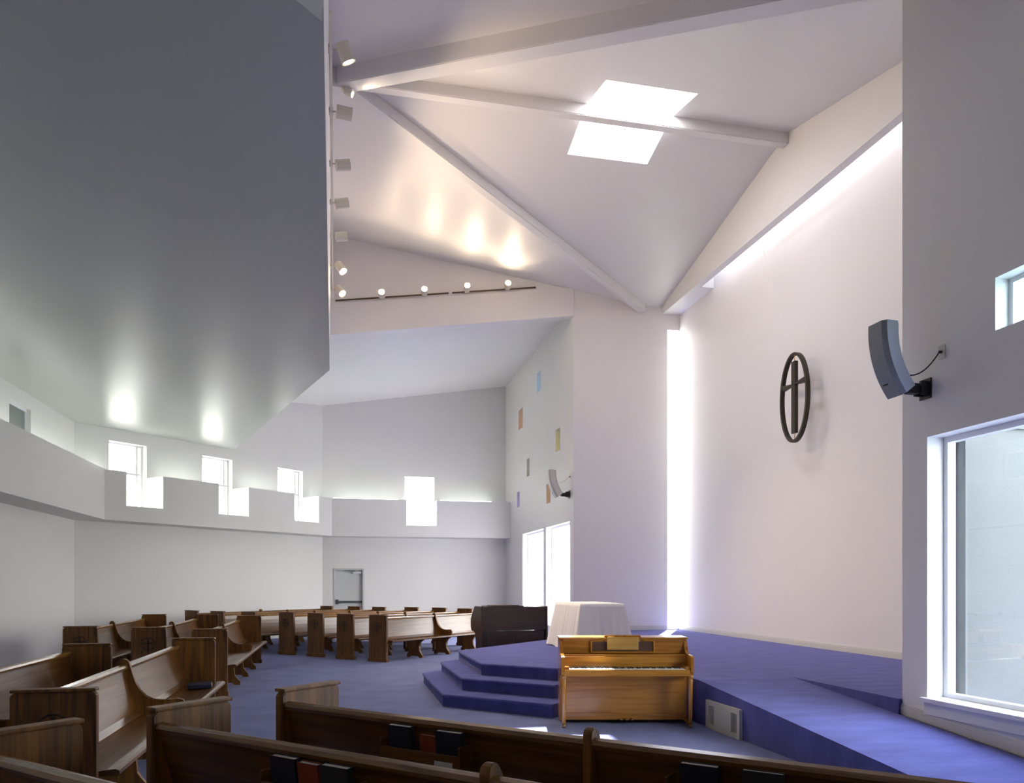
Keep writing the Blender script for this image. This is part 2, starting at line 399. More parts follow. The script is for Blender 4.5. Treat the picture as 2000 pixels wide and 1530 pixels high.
# nave ceiling facets
H_ = (-.15, RX, RZ); PK = (7.38, RX, RZ)
U1, U2, V1, V2 = 3.77, 5.22, 10.65, 12.62                     # skylight
def facet(name, sgn, V):
    CE = (6.81, V, gz(V)); DE = (7.38, V, gz(V)); vs_ = V2 if sgn > 0 else V1
    def q(u, v): return (u, v, gz(v))
    mb = MB()
    # polygon H, ridge to U1, skylight, ridge U2 to PK, DE, CE -- split round the opening
    # line H->CE at a given v
    def ul(v): t = (v - RX) / (V - RX); return H_[0] + t * (CE[0] - H_[0])
    T = .06
    def pr(pts): mb.prism([Vector(p) for p in pts], lambda p, t: p + Vector((0, 0, t)), 0, T)
    pr([q(H_[0], RX), q(U1, RX), q(U1, vs_), q(ul(vs_), vs_)])
    pr([q(ul(vs_), vs_), q(U1, vs_), q(U2, vs_), q(7.38, vs_), DE, CE])
    pr([q(U2, RX), PK, q(7.38, vs_), q(U2, vs_)])
    struct(mb.build(name, M['ceil']))
    mb = MB()
    mb.prism([Vector(H_), Vector(CE), Vector((-.40, V, 8.98 if sgn > 0 else 8.95)), Vector((-.40, RX, RZ))], lambda p, t: p + Vector((0, 0, t)), 0, .06)
    struct(mb.build(name + '_side', M['ceil']))
facet('ceiling_nave', 1, 16.74); facet('ceiling_nave_near', -1, 6.2)
# skylight shaft and pane
mb = MB(); T = .32
for a, b in (((U1 - .003, V1), (U1 - .003, V2)), ((U2 + .003, V1), (U2 + .003, V2))):
    mb.quad((*a, gz(a[1]) + .02), (a[0], RX, RZ + .02), (a[0], RX, RZ + T), (*a, gz(a[1]) + T))
    mb.quad((b[0], RX, RZ + .02), (*b, gz(b[1]) + .02), (*b, gz(b[1]) + T), (b[0], RX, RZ + T))
for v in (V1 - .003, V2 + .003): mb.quad((U1, v, gz(v) + .02), (U2, v, gz(v) + .02), (U2, v, gz(v) + T), (U1, v, gz(v) + T))
skl = struct(empty('window_30', (4.495, RX, 9.1)))
so = mb.build('skylight_shaft', M['ceil']); so.parent = skl; so.matrix_parent_inverse = Matrix.Translation((-4.495, -RX, -9.1))
for v0, v1 in ((V1, RX), (RX, V2)):
    mb = MB()
    mb.prism([Vector((u, v, gz(v) + T - .03)) for u, v in ((U1, v0), (U2, v0), (U2, v1), (U1, v1))], lambda p, t: p + Vector((0, 0, t)), 0, .008)
    o = mb.build('glass', M['sky'], skl); o.matrix_parent_inverse = Matrix.Translation((-4.495, -RX, -9.1))
mb = MB(); mb.box(U1 + .02, U2 - .25, 12.22, 12.26, gz(12.24) + T - .09, gz(12.24) + T - .045)
mb.box(U2 - .29, U2 - .25, RX + .05, 12.25, gz(12.0) + T - .09, gz(12.0) + T - .045)
o = mb.build('glazing_bar', M['frame'], skl); o.matrix_parent_inverse = Matrix.Translation((-4.495, -RX, -9.1))
portal((4.495, RX, RZ + T + .02), (0, 0, -1), U2 - U1, V2 - V1)

# ribs (box beams under the ceiling)
def rib(name, a, b, w, h, ext=(0, 0)):
    a, b = Vector(a), Vector(b); d = (b - a).normalized(); a = a - d * ext[0]; b = b + d * ext[1]
    s = d.cross(Vector((0, 0, 1))).normalized()
    mb = MB()
    P = lambda o, x, z: o + s * x + Vector((0, 0, z))
    va = [mb.bm.verts.new(P(a, x, z)) for x, z in ((-w, .02), (w, .02), (w, -h), (-w, -h))]
    vb = [mb.bm.verts.new(P(b, x, z)) for x, z in ((-w, .02), (w, .02), (w, -h), (-w, -h))]
    mb.bm.faces.new(va); mb.bm.faces.new(vb)
    for i in range(4): mb.bm.faces.new((va[i], va[(i + 1) % 4], vb[(i + 1) % 4], vb[i]))
    bmesh.ops.bevel(mb.bm, geom=list(mb.bm.edges), offset=.012, segments=2, affect='EDGES')
    return struct(mb.build(name, M['ceil']))
rib('trim_2', (-.02, RX, RZ), (7.30, RX, RZ), .085, .20)
rib('trim_3', (.0, RX + .03, RZ - .01), (6.81, 16.74, gz(16.74)), .085, .17)
rib('trim_4', (.0, RX - .03, RZ - .01), (6.81, VW, gz(VW)), .13, .26)
# hub bracket
mb = MB(); mb.box(-.14, .16, RX - .11, RX + .11, RZ - .30, RZ + .01, .012); struct(mb.build('trim_5', M['ceil']))
# big beam over the cross wall: level underside, gabled top
mb = MB()
mb.prism([(VW, 7.85), (16.74, 7.85), (16.74, gz(16.74) + .3), (RX, RZ + .35), (VW, gz(VW) + .3)], lambda p, t: (t, p[0], p[1]), 7.30, 7.45)
struct(mb.build('trim_6', M['ceil']))
mb = MB(); mb.box(7.455, CW, VW + .01, 15.05, 8.86, 8.87); rg = struct(empty('window_31', (7.55, 11.5, 8.2)))
o = mb.build('glass', M['roofg'], rg); o.matrix_parent_inverse = Matrix.Translation((-7.55, -11.5, -8.2))
portal(((7.45 + CW) / 2, 10.65, 8.92), (0, 0, -1), CW - 7.45, 8.8)
mb = MB(); mb.box(7.452, CW, 15.05, 16.744, 7.86, 9.0); struct(mb.build('ceiling_plug', M['nave']))
mb = MB(); mb.box(7.455, CW + .25, 16.81, 16.9, 7.8, 8.95); struct(mb.build('wall_slit_head', M['nave']))

# ---- light shelf
def shelf(name, b0, b1, w0, w1, notch, z0=2.975, z1=4.10):
    """solid shelf; b0->b1 its front line, w0->w1 the wall line behind; notch list of s-ranges along the front"""
    b0, b1, w0, w1 = [Vector((*p, 0)) for p in (b0, b1, w0, w1)]
    L = (b1 - b0).length; d = (b1 - b0) / L; dep = .7; out = Vector((-d.y, d.x, 0))
    mb = MB(); cuts = [0]
    for a, b in notch: cuts += [a, b]
    cuts.append(L)
    def back(s):
        if s == 0: return w0
        if s == L: return w1
        return b0 + d * s + out * dep
    for i in range(len(cuts) - 1):
        a, b = cuts[i], cuts[i + 1]; top = 3.33 if i % 2 else z1
        pts = [b0 + d * a, b0 + d * b, back(b), back(a)]
        mb.prism(pts, lambda p, t: p + Vector((0, 0, t)), z0, top)
    return struct(mb.build(name, M['wall']))
D = .7; k = .4142
b1 = (-5.83 + D, 18.85 - D * k); b2 = (-.575 + D * k, 24.105 - D)
shelf('trim_7', (-5.83 + D, 3.0), b1, (-5.83, 3.0), A1, [])
shelf('trim_8', b1, b2, A1, A2, [(.51, 1.41), (2.95, 3.87), (5.42, 6.34)])
shelf('trim_9', b2, (5.142, 24.105 - D), A2, A3, [(sv(0) * 0 + 1.916 - b2[0], 2.834 - b2[0])])

def cove(name, p, q):  # fluorescent cove tube on its batten, lying unseen behind the shelf edge
    p, q = Vector((*p, 4.135)), Vector((*q, 4.135))
    o = struct(MB().cyl(p, q, .016, seg=8).build(name, M['cove'])); d = (q - p).normalized()
    mb = MB(); n_ = d.cross(Vector((0, 0, 1))).normalized() * .04
    mb.prism([p + n_, p - n_, q - n_, q + n_], lambda a, t: Vector((a.x, a.y, t)), 4.101, 4.118); mb.build('batten', M['trim'], o)
i2 = (.28, .28)
cove('trim_10', (-5.52, 5.0), (-5.52, 18.3))
for n_, (sa, sb_) in enumerate(((0.0, .60), (1.95, 3.05), (4.4, 5.5), (6.85, 7.3))):
    cove('trim_%d' % (11 + n_), (-5.62 + sa / S2, 18.64 + sa / S2), (-5.62 + sb_ / S2, 18.64 + sb_ / S2))  # cove tubes between the shelf notches
cove('trim_15', (-.25, 23.80), (1.7, 23.80)); cove('trim_16', (3.0, 23.80), (4.6, 23.80))

# ------------------------------------------------------------------ platform, steps, ramp
def poly_obj(name, pts, z0, z1, mat, parent=None, lip=0):
    mb = MB(); mb.prism(pts, lambda p, t: (p[0], p[1], t), z0, z1)
    if lip:
        mb2 = []
    return mb.build(name, mat, parent)
RU0, RU1 = 3.88, 5.06; RV = 7.90
plat = empty('platform', (5, 11, 0)); tag(plat, 'raised platform carpeted in blue-violet with three angled steps and a ramp', 'platform')
def pp(o): o.matrix_parent_inverse = Matrix.Translation((-5, -11, 0)); return o
P3 = [(1.84, 10.23), (3.88, 8.19), (3.88, RV), (RU1, RV), (RU1, VW), (CW - .001, VW), (CW - .001, 16.739), (5.141, 16.739), (5.141, 15.54), (1.84, 12.24)]
mb = MB(); mb.prism(P3, lambda p, t: (p[0], p[1], t), 0.001, PZ); pp(mb.build('deck', M['platc'], plat))
def stair(u, va, vb, t1, t2, z0, z1):
    return [(u, va), (u + t1, va - t1), (u + t1 + .6, va - t1 + .6), (u + .9, va + .5), (u + .9, vb - .5), (u + t2 + .6, vb + t2 - .6), (u + t2, vb + t2), (u, vb)]
for u, va, vb, t1, z in ((1.25, 9.68, 12.03, 1.13, .16), (1.54, 9.97, 12.10, .98, .32)):
    pts = [(u, va), (u + t1, va - t1), (u + t1 + (.9 if z < .2 else .62), va - t1 + (.9 if z < .2 else .62)), (1.86, 10.24), (1.86, 12.23), (3.86, 14.25), (3.86 - .0, 14.25), (u + 2.2, vb + 2.2), (u, vb)]
    pts = [(u, va), (u + t1, va - t1), (u + t1 + .42 * (3 if z < .2 else 2) / 3, va - t1 + .42 * (3 if z < .2 else 2) / 3 ), (1.84, 10.23), (1.84, 12.24), (3.84, 14.24), (u + 2.2, vb + 2.2), (u, vb)]
    mb = MB(); mb.prism(pts, lambda p, t: (p[0], p[1], t), 0.001, z); st = pp(mb.build('step', M['platc'], plat))
# rounded carpet nosings
def nosing(pts, z):
    mb = MB(); mb.tube([(p[0], p[1], z - .022) for p in pts], .022, 8); pp(mb.build('step_nosing', M['platc'], plat, smooth=True))
nosing([(2.38, 8.55), (1.25, 9.68), (1.25, 12.03), (3.3, 14.08)], .16)
nosing([(2.52, 8.99), (1.54, 9.97), (1.54, 12.10), (3.6, 14.16)], .32)
nosing([(3.88, 8.19), (1.84, 10.23), (1.84, 12.24), (5.0, 15.40)], PZ)
# ramp
vend = RV - PZ * 12
mb = MB(); mb.prism([(RV, 0.001), (RV, PZ), (vend, 0.001)], lambda p, t: (t, p[0], p[1]), RU0, RU1 - .001)
rm = mb.build('ramp', M['platc'], plat); pp(rm)

# air grille set in the ramp's side
gr = empty('air_grille', (RU0 - .001, 7.30, .0)); tag(gr, 'cream metal air grille with two recessed openings low on the ramp side', 'air grille')
mb = MB()
for y0, y1, z0, z1 in ((-.36, .36, .0, .05), (-.36, .36, .25, .30), (-.36, -.31, .05, .25), (-.19, .17, .05, .25), (.29, .36, .05, .25)):
    mb.box(-.035, 0, y0, y1, z0, z1)
bmesh.ops.remove_doubles(mb.bm, verts=mb.bm.verts, dist=1e-5)
mb.build('face_plate', M['grille'], gr)
for y0, y1 in ((-.31, -.19), (.17, .29)):
    mb = MB(); mb.box(-.006, -.002, y0, y1, .05, .25); r_ = mb.build('recess', M['slotg'], gr)
mb = MB()
for i in range(9): mb.box(-.012, -.006, -.305, -.265, .06 + i * .021, .069 + i * .021)
mb.build('louvre', M['slot'], gr)

# ------------------------------------------------------------------ baseboards
def base(name, p, q, z0, z1=None, h=.10):
    p, q = Vector((*p, z0)), Vector((*q, z0 if z1 is None else z1)); d = Vector((q.x - p.x, q.y - p.y, 0)).normalized(); inn = Vector((d.y, -d.x, 0))
    mb = MB()
    for a, b, t in ((0, .068, .018), (.068, .086, .013), (.086, .10, .008)):
        P = lambda o, z, t_: o + inn * t_ + Vector((0, 0, z))
        va = [mb.bm.verts.new(P(p, z, t_)) for z, t_ in ((a, 0), (a, t), (b, t), (b, 0))]
        vb = [mb.bm.verts.new(P(q, z, t_)) for z, t_ in ((a, 0), (a, t), (b, t), (b, 0))]
        mb.bm.faces.new(va); mb.bm.faces.new(vb)
        for i in range(4): mb.bm.faces.new((va[i], va[(i + 1) % 4], vb[(i + 1) % 4], vb[i]))
    return struct(mb.build(name, M['trim']))
base('baseboard_cross', (CW, 16.75), (CW, VW), PZ)
base('baseboard_panel', A4, A5, PZ)
zr = lambda v: max(0.0, PZ - (RV - v) / 12)
base('baseboard_right', (UR, VW), (UR, vend), zr(VW), 0.0)
base('baseboard_left', A0, A1, 0); base('baseboard_back_left', A1, A2, 0)
base('baseboard_back', (.76, 24.105), A3, 0)

# ------------------------------------------------------------------ door
(p_, d_, o_), hd = door_fr
dr = struct(empty('door_1', (A2[0] + (hd[0] + hd[1]) / 2, 24.105, 0)))
W = (hd[1] - hd[0]) / 2
mb = MB(); mb.box(-W + .001, -W + .055, -.02, .08, 0, 2.028, .004); mb.box(W - .055, W - .001, -.02, .08, 0, 2.028, .004); mb.box(-W + .055, W - .055, -.02, .08, 1.975, 2.028, .004)
mb.build('door_frame', M['doorp'], dr)
dl = MB().box(-W + .001, W - .001, .081, .125, .001, 2.025).build('door_leaf', M['doorp'], dr)
mb = MB(); mb.box(-W + .10, W - .08, -.03, .0, .97, 1.03, .008); mb.box(-W + .065, -W + .15, -.04, .08, .93, 1.07, .008); mb.box(W - .12, W - .07, -.03, .08, .965, 1.035, .004)
mb.build('panic_bar', M['steel'], dl)
mb = MB(); mb.box(.12, W - .09, -.005, .08, 1.86, 1.93, .004); mb.build('door_closer', M['silver'], dl)
mb = MB(); mb.box(-.15, .18, .0, .02, 1.945, 1.96); mb.build('closer_arm', M['steel'], dl)

# ------------------------------------------------------------------ pews
def backf(z):                                                # front surface of the backrest: forward distance at height z
    t = (z - .44) / .40
    return .115 * (1 - t) ** 1.5 + .0
def panel_bm(mb, x0, x1):
    pts = [(-.06, .0), (.40, .0), (.40, .895), (.375, .915), (-.035, .915), (-.06, .895)]
    mb.prism(pts, lambda p, t: (t, -p[0], p[1]), x0, x1)
    es = list(mb.bm.edges); bmesh.ops.bevel(mb.bm, geom=es, offset=.006, segments=2, affect='EDGES')
def make_pew(loc, deg, L, label, rack=(), group='oak church pews in curved rows'):
    """local x along the pew from its near end, sitter faces local -y, back line at y=0"""
    root = empty('pew', (loc[0], loc[1], 0), R(deg)); tag(root, label, 'pew', group)
    for x0, x1, sg in ((-.03, .03, -1), (L - .03, L + .03, 1)):
        mb = MB(); panel_bm(mb, x0, x1); ep = mb.build('end_panel', M['pewend'], root)
        mb = MB(); mb.box(x0 - .012, x1 + .012, -.40, .055, .915, .935, .006); mb.build('panel_cap', M['pewend'], ep)
        mb = MB(); mb.box(x0 - .014, x1 + .014, -.415, .075, .0, .07, .008); mb.build('panel_base', M['pewend'], ep)
        xo = x0 if sg < 0 else x1
        mb = MB(); cy, cz, r = -.17, .70, .085
        mb.tube([(xo, cy + r * math.cos(a * math.pi / 12), cz + r * math.sin(a * math.pi / 12)) for a in range(24)], .007, 6, True)
        mb.box(xo - .006, xo + .006, cy - .012, cy + .012, cz - .13, cz + .075, .002); mb.box(xo - .006, xo + .006, cy - .07, cy + .07, cz - .005, cz + .018, .002)
        mb.build('carved_emblem', M['carve'], ep)
    # backrest
    mb = MB(); zs = [.42, .47, .52, .58, .65, .73, .80, .835]
    fr_ = [(backf(z), z) for z in zs]; bk = [(backf(z) - .022, z) for z in reversed(zs)]
    fr_[0] = (.135, .425); 
    mb.prism(fr_ + bk, lambda p, t: (t, -p[0], p[1]), .03, L - .03)
    mb.build('backrest', M['pew'], root)
    mb = MB(); mb.prism([(.022, .815), (.026, .835), (.018, .852), (-.012, .860), (-.040, .852), (-.046, .832), (-.036, .812)], lambda p, t: (t, -p[0], p[1]), .03, L - .03)
    mb.build('top_rail', M['rail'], root, smooth=False)
    # seat
    mb = MB(); mb.prism([(.10, .425), (.20, .412), (.34, .418), (.44, .432), (.49, .435), (.512, .425), (.515, .405), (.50, .392), (.44, .395), (.20, .385), (.10, .395)], lambda p, t: (t, -p[0], p[1]), .03, L - .03)
    mb.build('seat', M['pew'], root)
    # divider with scooped arm in the middle
    dv = [(-.050, .05), (-.050, .870), (-.042, .893), (-.020, .905), (.008, .902), (.028, .885), (.040, .855), (.060, .78), (.085, .70), (.118, .63), (.165, .578), (.225, .548), (.30, .538), (.38, .548), (.43, .552), (.468, .540), (.485, .512), (.478, .478), (.465, .440), (.43, .433), (.20, .412), (.14, .41), (.10, .36), (.02, .30), (.0, .05)]
    mb = MB(); mb.prism(dv, lambda p, t: (t, -p[0], p[1]), L / 2 - .022, L / 2 + .022); es = list(mb.bm.edges)
    bmesh.ops.bevel(mb.bm, geom=es, offset=.005, segments=2, affect='EDGES'); mb.build('divider', M['pewend'], root)
    # shaped feet
    lg = [(.0, .0), (.06, .0), (.10, .035), (.30, .035), (.34, .0), (.42, .0), (.42, .05), (.385, .085), (.34, .15), (.33, .25), (.37, .33), (.44, .375), (.44, .39), (.02, .39), (.02, .33), (.05, .22), (.05, .12), (.0, .06)]
    for x in (L * .27, L * .5, L * .75):
        mb = MB(); mb.prism(lg, lambda p, t: (t, -p[0], p[1]), x - .022, x + .022); mb.build('leg', M['pewend'], root)
    for a, b in rack:
        mb = MB(); mb.box(a, b, .045, .135, .660, .672, .002); mb.box(a, b, .127, .139, .660, .715, .003)
        mb.box(a - .012, a, .03, .139, .655, .76, .003); mb.box(b, b + .012, .03, .139, .655, .76, .003)
        mb.box(a, b, .0, .012, .63, .66, .002)
        mb.build('book_rack', M['pew'], root)
    return root

# block at left, pews running away from the camera
def LM(u, v0, v1, label): return make_pew((u - .17, v0), 90, v1 - v0, label)
LM(-1.65, 5.00, 9.36, 'dark oak pew at left with sunlit seat, front row of the near left block')
LM(-2.57, 4.00, 8.71, 'dark oak pew cut off by the left edge, behind the one with the sunlit seat')
LM(-1.77, 11.20, 15.77, 'oak pew with golden lit seat, front row of the far left block beside the aisle')
LM(-2.68, 11.79, 16.56, 'dark oak pew with a carved cross on its end, middle row of far left block')
LM(-3.72, 12.30, 16.80, 'dark oak pew nearest the left wall, rear row of the far left block')
# block at the back, seven rows facing the platform
rows = [(10.46, 11.467, 15.50, 'pale lit oak pew of the back block nearest the platform, partly behind the organ'),
        (11.38, 11.49, 15.66, 'oak pew of the back block, second row from the platform'),
        (12.30, 11.54, 15.80, 'oak pew of the back block, third row from the platform'),
        (13.20, 11.54, 15.76, 'oak pew of the back block, fourth row from the platform'),
        (14.10, 11.25, 15.48, 'oak pew of the back block, fifth row from the platform'),
        (15.00, 11.11, 15.48, 'oak pew of the back block, second row from the diagonal wall'),
        (15.90, 11.08, 15.32, 'oak pew against the diagonal back wall, rearmost row of the back block')]
for pc, a0, a1, lb in rows:
    b = pc + .17; u = (a0 - b) / S2; v = (a0 + b) / S2
    make_pew((u, v), 45, a1 - a0, lb)
# nearest rows, seen from behind
def NR(f, aL, aR, label, rack):
    u = (f + aR) / S2; v = (f - aR) / S2
    return make_pew((u, v), 135, aR - aL, label, rack)
NR(3.12, -3.57, .45, 'dark oak pew seen from behind, running across the bottom in front of the piano', [(.45 + 2.21, .45 + 2.70), (.45 + .66, .45 + 1.15)])
NR(2.31, -3.57, .45, 'dark oak pew seen from behind, second from the bottom edge with a red hymnal', [(.45 + 2.15, .45 + 2.64)])
NR(1.51, -3.57, .45, 'dark oak pew seen from behind in the bottom left corner', [])

# ---- books in the racks
def book(name, f, a, w, z, h, t, mat, label, lean=0.0, thick_off=0.0, group=None):
    """book standing in the rack behind the pew whose back line is f; a = centre along, z its foot"""
    # position: behind back by .09
    ff = f - .045 - .012 - t / 2 - thick_off
    u = (ff + a) / S2; v = (ff - a) / S2
    root = empty(name, (u, v, z), R(135)); root.rotation_euler = (R(-7), 0, R(135))
    tag(root, label, 'book', group)
    mb = MB(); mb.box(-w / 2, w / 2, -t / 2, -t / 2 + .003, 0, h, .001); mb.box(-w / 2, w / 2, t / 2 - .003, t / 2, 0, h, .001); mb.box(-w / 2, -w / 2 + .003, -t / 2, t / 2, 0, h, .001)
    mb.build('cover', mat, root)
    mb = MB(); mb.box(-w / 2 + .003, w / 2 - .004, -t / 2 + .003, t / 2 - .003, .004, h - .004); mb.build('pages', M['page'], root)
G = 'hymnals in the racks on the pew backs'
book('hymnal', 3.12, -2.61, .155, .674, .150, .034, M['blueb'], 'navy hymnal alone at the left of the rack behind the pew before the piano', group=G)
book('hymnal', 3.12, -2.435, .105, .674, .115, .020, M['redb'], 'thin red booklet between two navy hymnals in the upper rack', group=G)
book('hymnal', 3.12, -2.295, .160, .674, .150, .034, M['blueb'], 'navy hymnal at the right of the upper rack, beside the red booklet', group=G)
book('hymnal', 3.12, -1.03, .16, .674, .148, .034, M['blueb'], 'navy hymnal in the right-hand rack at the bottom edge under the piano', group=G)
book('hymnal', 3.12, -.78, .16, .674, .15, .024, M['greyb'], 'charcoal hymnal lowest and farthest right in the bottom edge rack', group=G)
book('hymnal', 2.31, -2.55, .155, .674, .150, .034, M['blueb'], 'navy hymnal left of the red hymnal in the nearest rack', group=G)
book('hymnal', 2.31, -2.405, .12, .674, .140, .030, M['redb'], 'red hymnal in the nearest rack at the bottom edge', group=G)
book('hymnal', 2.31, -2.25, .155, .674, .148, .034, M['greyb'], 'charcoal hymnal right of the red hymnal in the nearest rack', group=G)
mb = MB(); mb.box(-.055, .055, -.001, .001, 0, .05)
ca = mb.build('offering_card', M['card']); ca.location = (((3.12 - .155) - 2.285) / S2, ((3.12 - .155) + 2.285) / S2, .635); ca.rotation_euler = (0, 0, R(135))
tag(ca, 'small white card hanging below the rack of the pew before the piano', 'card')
bk = empty('hymnal', (-1.50, 8.85, .437), R(8)); tag(bk, 'navy hymnal lying flat on the far end of the sunlit left pew seat', 'book')
MB().box(-.12, .12, -.15, .15, 0, .035, .004).build('cover', M['blueb'], bk)
MB().box(-.114, .122, -.146, .146, .005, .030).build('pages', M['page'], bk)

# ------------------------------------------------------------------ spinet piano
pn = empty('spinet_piano', (2.99, 7.76, 0), R(-12.5)); tag(pn, 'golden brown spinet piano with open keyboard facing the pews beside the steps', 'piano')
HW = .71; pn.scale = (1, 1, .972)
# local: x right, y away from camera (0 = front line), z up
def pb(name, mat, *boxes, bev=.004, par=None):
    mb = MB()
    for b in boxes: mb.box(*b, bev)
    return mb.build(name, mat, par or pn)
pb('back_case', M['piano'], (-HW + .035, HW - .035, .36, .62, .06, .93))
# side cheeks, profile
for sx in (-1, 1):
    x0, x1 = (sx * HW, sx * (HW - .035)); x0, x1 = min(x0, x1), max(x0, x1)
    prof = [(.62, .03), (.62, .965), (.36, .965), (.33, .94), (.31, .88), (.27, .825), (.22, .805), (.02, .800), (.0, .785), (.0, .62), (.02, .585), (.10, .56), (.30, .54), (.33, .45), (.33, .03)]
    mb = MB(); mb.prism(prof, lambda p, t: (t, p[0], p[1]), x0, x1); bmesh.ops.bevel(mb.bm, geom=list(mb.bm.edges), offset=.004, segments=2, affect='EDGES')
    mb.build('side_panel', M['piano2'], pn)
lid = pb('lid', M['piano'], (-HW - .006, HW + .006, .30, .64, .965, .985), bev=.006)
pb('upper_panel', M['piano'], (-HW + .035, HW - .035, .335, .36, .80, .965))
pb('shelf', M['piano'], (-HW + .035, HW - .035, .20, .36, .775, .797))
pb('fallboard', M['piano'], (-HW + .035, HW - .035, .185, .205, .655, .775))
pb('key_bed', M['piano'], (-HW + .02, HW - .02, .012, .36, .575, .625))
pb('key_slip', M['piano'], (-HW + .035, HW - .035, .010, .032, .575, .645))
pb('lower_panel', M['piano'], (-HW + .035, HW - .035, .30, .325, .11, .575))
pb('bottom_rail', M['piano'], (-HW + .03, HW - .03, .285, .33, .045, .125))
pb('key_block', M['piano'], (-HW + .035, -HW + .085, .032, .19, .625, .675)); pb('key_block', M['piano'], (HW - .085, HW - .035, .032, .19, .625, .675))
# keys: 52 white, 36 black
kw = (2 * HW - .17 - .002) / 52; x = -HW + .085
whites = []
for i in range(52):
    mb = MB(); mb.box(x + i * kw + .0006, x + (i + 1) * kw - .0006, .034, .184, .628, .652, .0012)
    mb.build('white_key', M['ivory'], pn)
pat = [0, 2, 3, 5, 6]                                        # black key follows these white notes from A
n = 0
for i in range(51):
    if (i % 7) in (0, 2, 3, 5, 6):
        mb = MB(); mb.box(x + (i + 1) * kw - .006, x + (i + 1) * kw + .006, .088, .184, .645, .664, .0015); mb.build('black_key', M['ebony'], pn)
# music desk
desk = pb('music_desk', M['piano'], (-.36, .34, .318, .335, .802, .822))
mb = MB()
prof = [(-.36, .82), (-.36, .94), (-.30, .945), (-.25, .955), (-.215, .975), (-.20, 1.0), (.18, 1.0), (.195, .975), (.23, .955), (.28, .945), (.34, .94), (.34, .82)]
mb.tube([(a, .322, b) for a, b in prof], .012, 6); mb.build('desk_frame', M['piano2'], desk)
pb('desk_grille', M['organb'], (-.35, .33, .326, .334, .822, .935), bev=.001, par=desk)
pb('desk_board', M['desk'], (-.185, .165, .296, .312, .842, .992), bev=.004, par=desk)
pb('desk_back', M['piano'], (-.205, .185, .324, .345, .93, .998), bev=.004, par=desk)
# legs
for sx in (-1, 1):
    mb = MB(); xx = sx * (HW - .03)
    mb.lathe([(.020, 0.04), (.017, .08), (.023, .12), (.026, .45), (.030, .53), (.024, .545), (.034, .56), (.034, .585)], (xx, .045, 0)); lgp = mb.build('leg', M['piano2'], pn, smooth=True)
    mb = MB(); mb.lathe([(.008, .0), (.018, .008), (.018, .03), (.012, .042)], (xx, .045, 0)); mb.build('caster', M['brass'], lgp, smooth=True)
    mb = MB(); mb.box(xx - .02, xx + .02, .04, .34, .035, .075, .005); mb.build('toe_block', M['piano2'], pn)
for px_ in (-.04, .02, .08):
    mb = MB(); mb.box(px_ - .011, px_ + .011, .19, .30, .055, .066, .004); mb.build('pedal', M['brass'], pn)

# ------------------------------------------------------------------ altar table under a cloth
tb = empty('altar_table', (4.05, 12.34, PZ)); tag(tb, 'altar table hidden under a white cloth on the platform behind the piano', 'table')
tw, tl, th = .36, .72, .745
MB().box(-tw, tw, -tl, tl, th - .035, th - .006, .004).build('tabletop', M['organb'], tb)
for sx in (-1, 1):
    for sy in (-1, 1):
        MB().box(sx * (tw - .05) - .025, sx * (tw - .05) + .025, sy * (tl - .05) - .025, sy * (tl - .05) + .025, 0, th - .035, .003).build('leg', M['organb'], tb)
mb = MB(); N = 40; ring0 = []
def perim(n_each=(26, 48)):
    pts = []
    for (x0, y0, x1, y1, n) in ((-tw, -tl, tw, -tl, 26), (tw, -tl, tw, tl, 48), (tw, tl, -tw, tl, 26), (-tw, tl, -tw, -tl, 48)):
        for i in range(n): t = i / n; pts.append((x0 + (x1 - x0) * t, y0 + (y1 - y0) * t))
    return pts
pr_ = perim(); n = len(pr_); levels = 14; rings = []
for lv in range(levels + 1):
    s_ = lv / levels; ring = []
    for i, (x_, y_) in enumerate(pr_):
        # outward direction
        ex = max(0, abs(x_) - tw + .12) / .12; ey = max(0, abs(y_) - tl + .12) / .12
        dx = math.copysign(ex, x_); dy = math.copysign(ey, y_)
        ln = math.hypot(dx, dy) or 1; dx /= ln; dy /= ln
        corner = min(ex, ey)
        ph = i * 1.55 + 1.3 * math.sin(i * .23)
        out = .006 + s_ * (.13 + .06 * corner) + s_ ** .8 * .017 * math.sin(ph) + s_ * .014 * math.sin(i * .37 + 1)
        zt_ = th * (1 - s_) + .012 + .01 * math.sin(i * .31) * s_ 
        ring.append(mb.bm.verts.new((x_ + dx * out, y_ + dy * out, zt_)))
    rings.append(ring)
top = [mb.bm.verts.new((x_ * .985, y_ * .992, th + .006)) for x_, y_ in pr_]
mb.bm.faces.new(top)
for i in range(n): mb.bm.faces.new((top[i], top[(i + 1) % n], rings[0][(i + 1) % n], rings[0][i]))
for a, b in zip(rings, rings[1:]):
    for i in range(n): mb.bm.faces.new((a[i], a[(i + 1) % n], b[(i + 1) % n], b[i]))
cl = mb.build('tablecloth', M['cloth'], smooth=True); cl.location = (4.05, 12.34, PZ)
for p in cl.data.polygons:
    if len(p.vertices) > 4: p.use_smooth = False
tag(cl, 'white cloth hanging to the floor over the altar table', 'tablecloth')

# ------------------------------------------------------------------ organ behind the platform
og = empty('organ', (3.32, 14.72, 0), R(8)); tag(og, 'dark brown organ console seen from behind between the back pews and the altar table', 'organ')
def ob(name, mat, *boxes, bev=.006, par=None):
    mb = MB()
    for b in boxes: mb.box(*b, bev)
    return mb.build(name, mat, par or og)
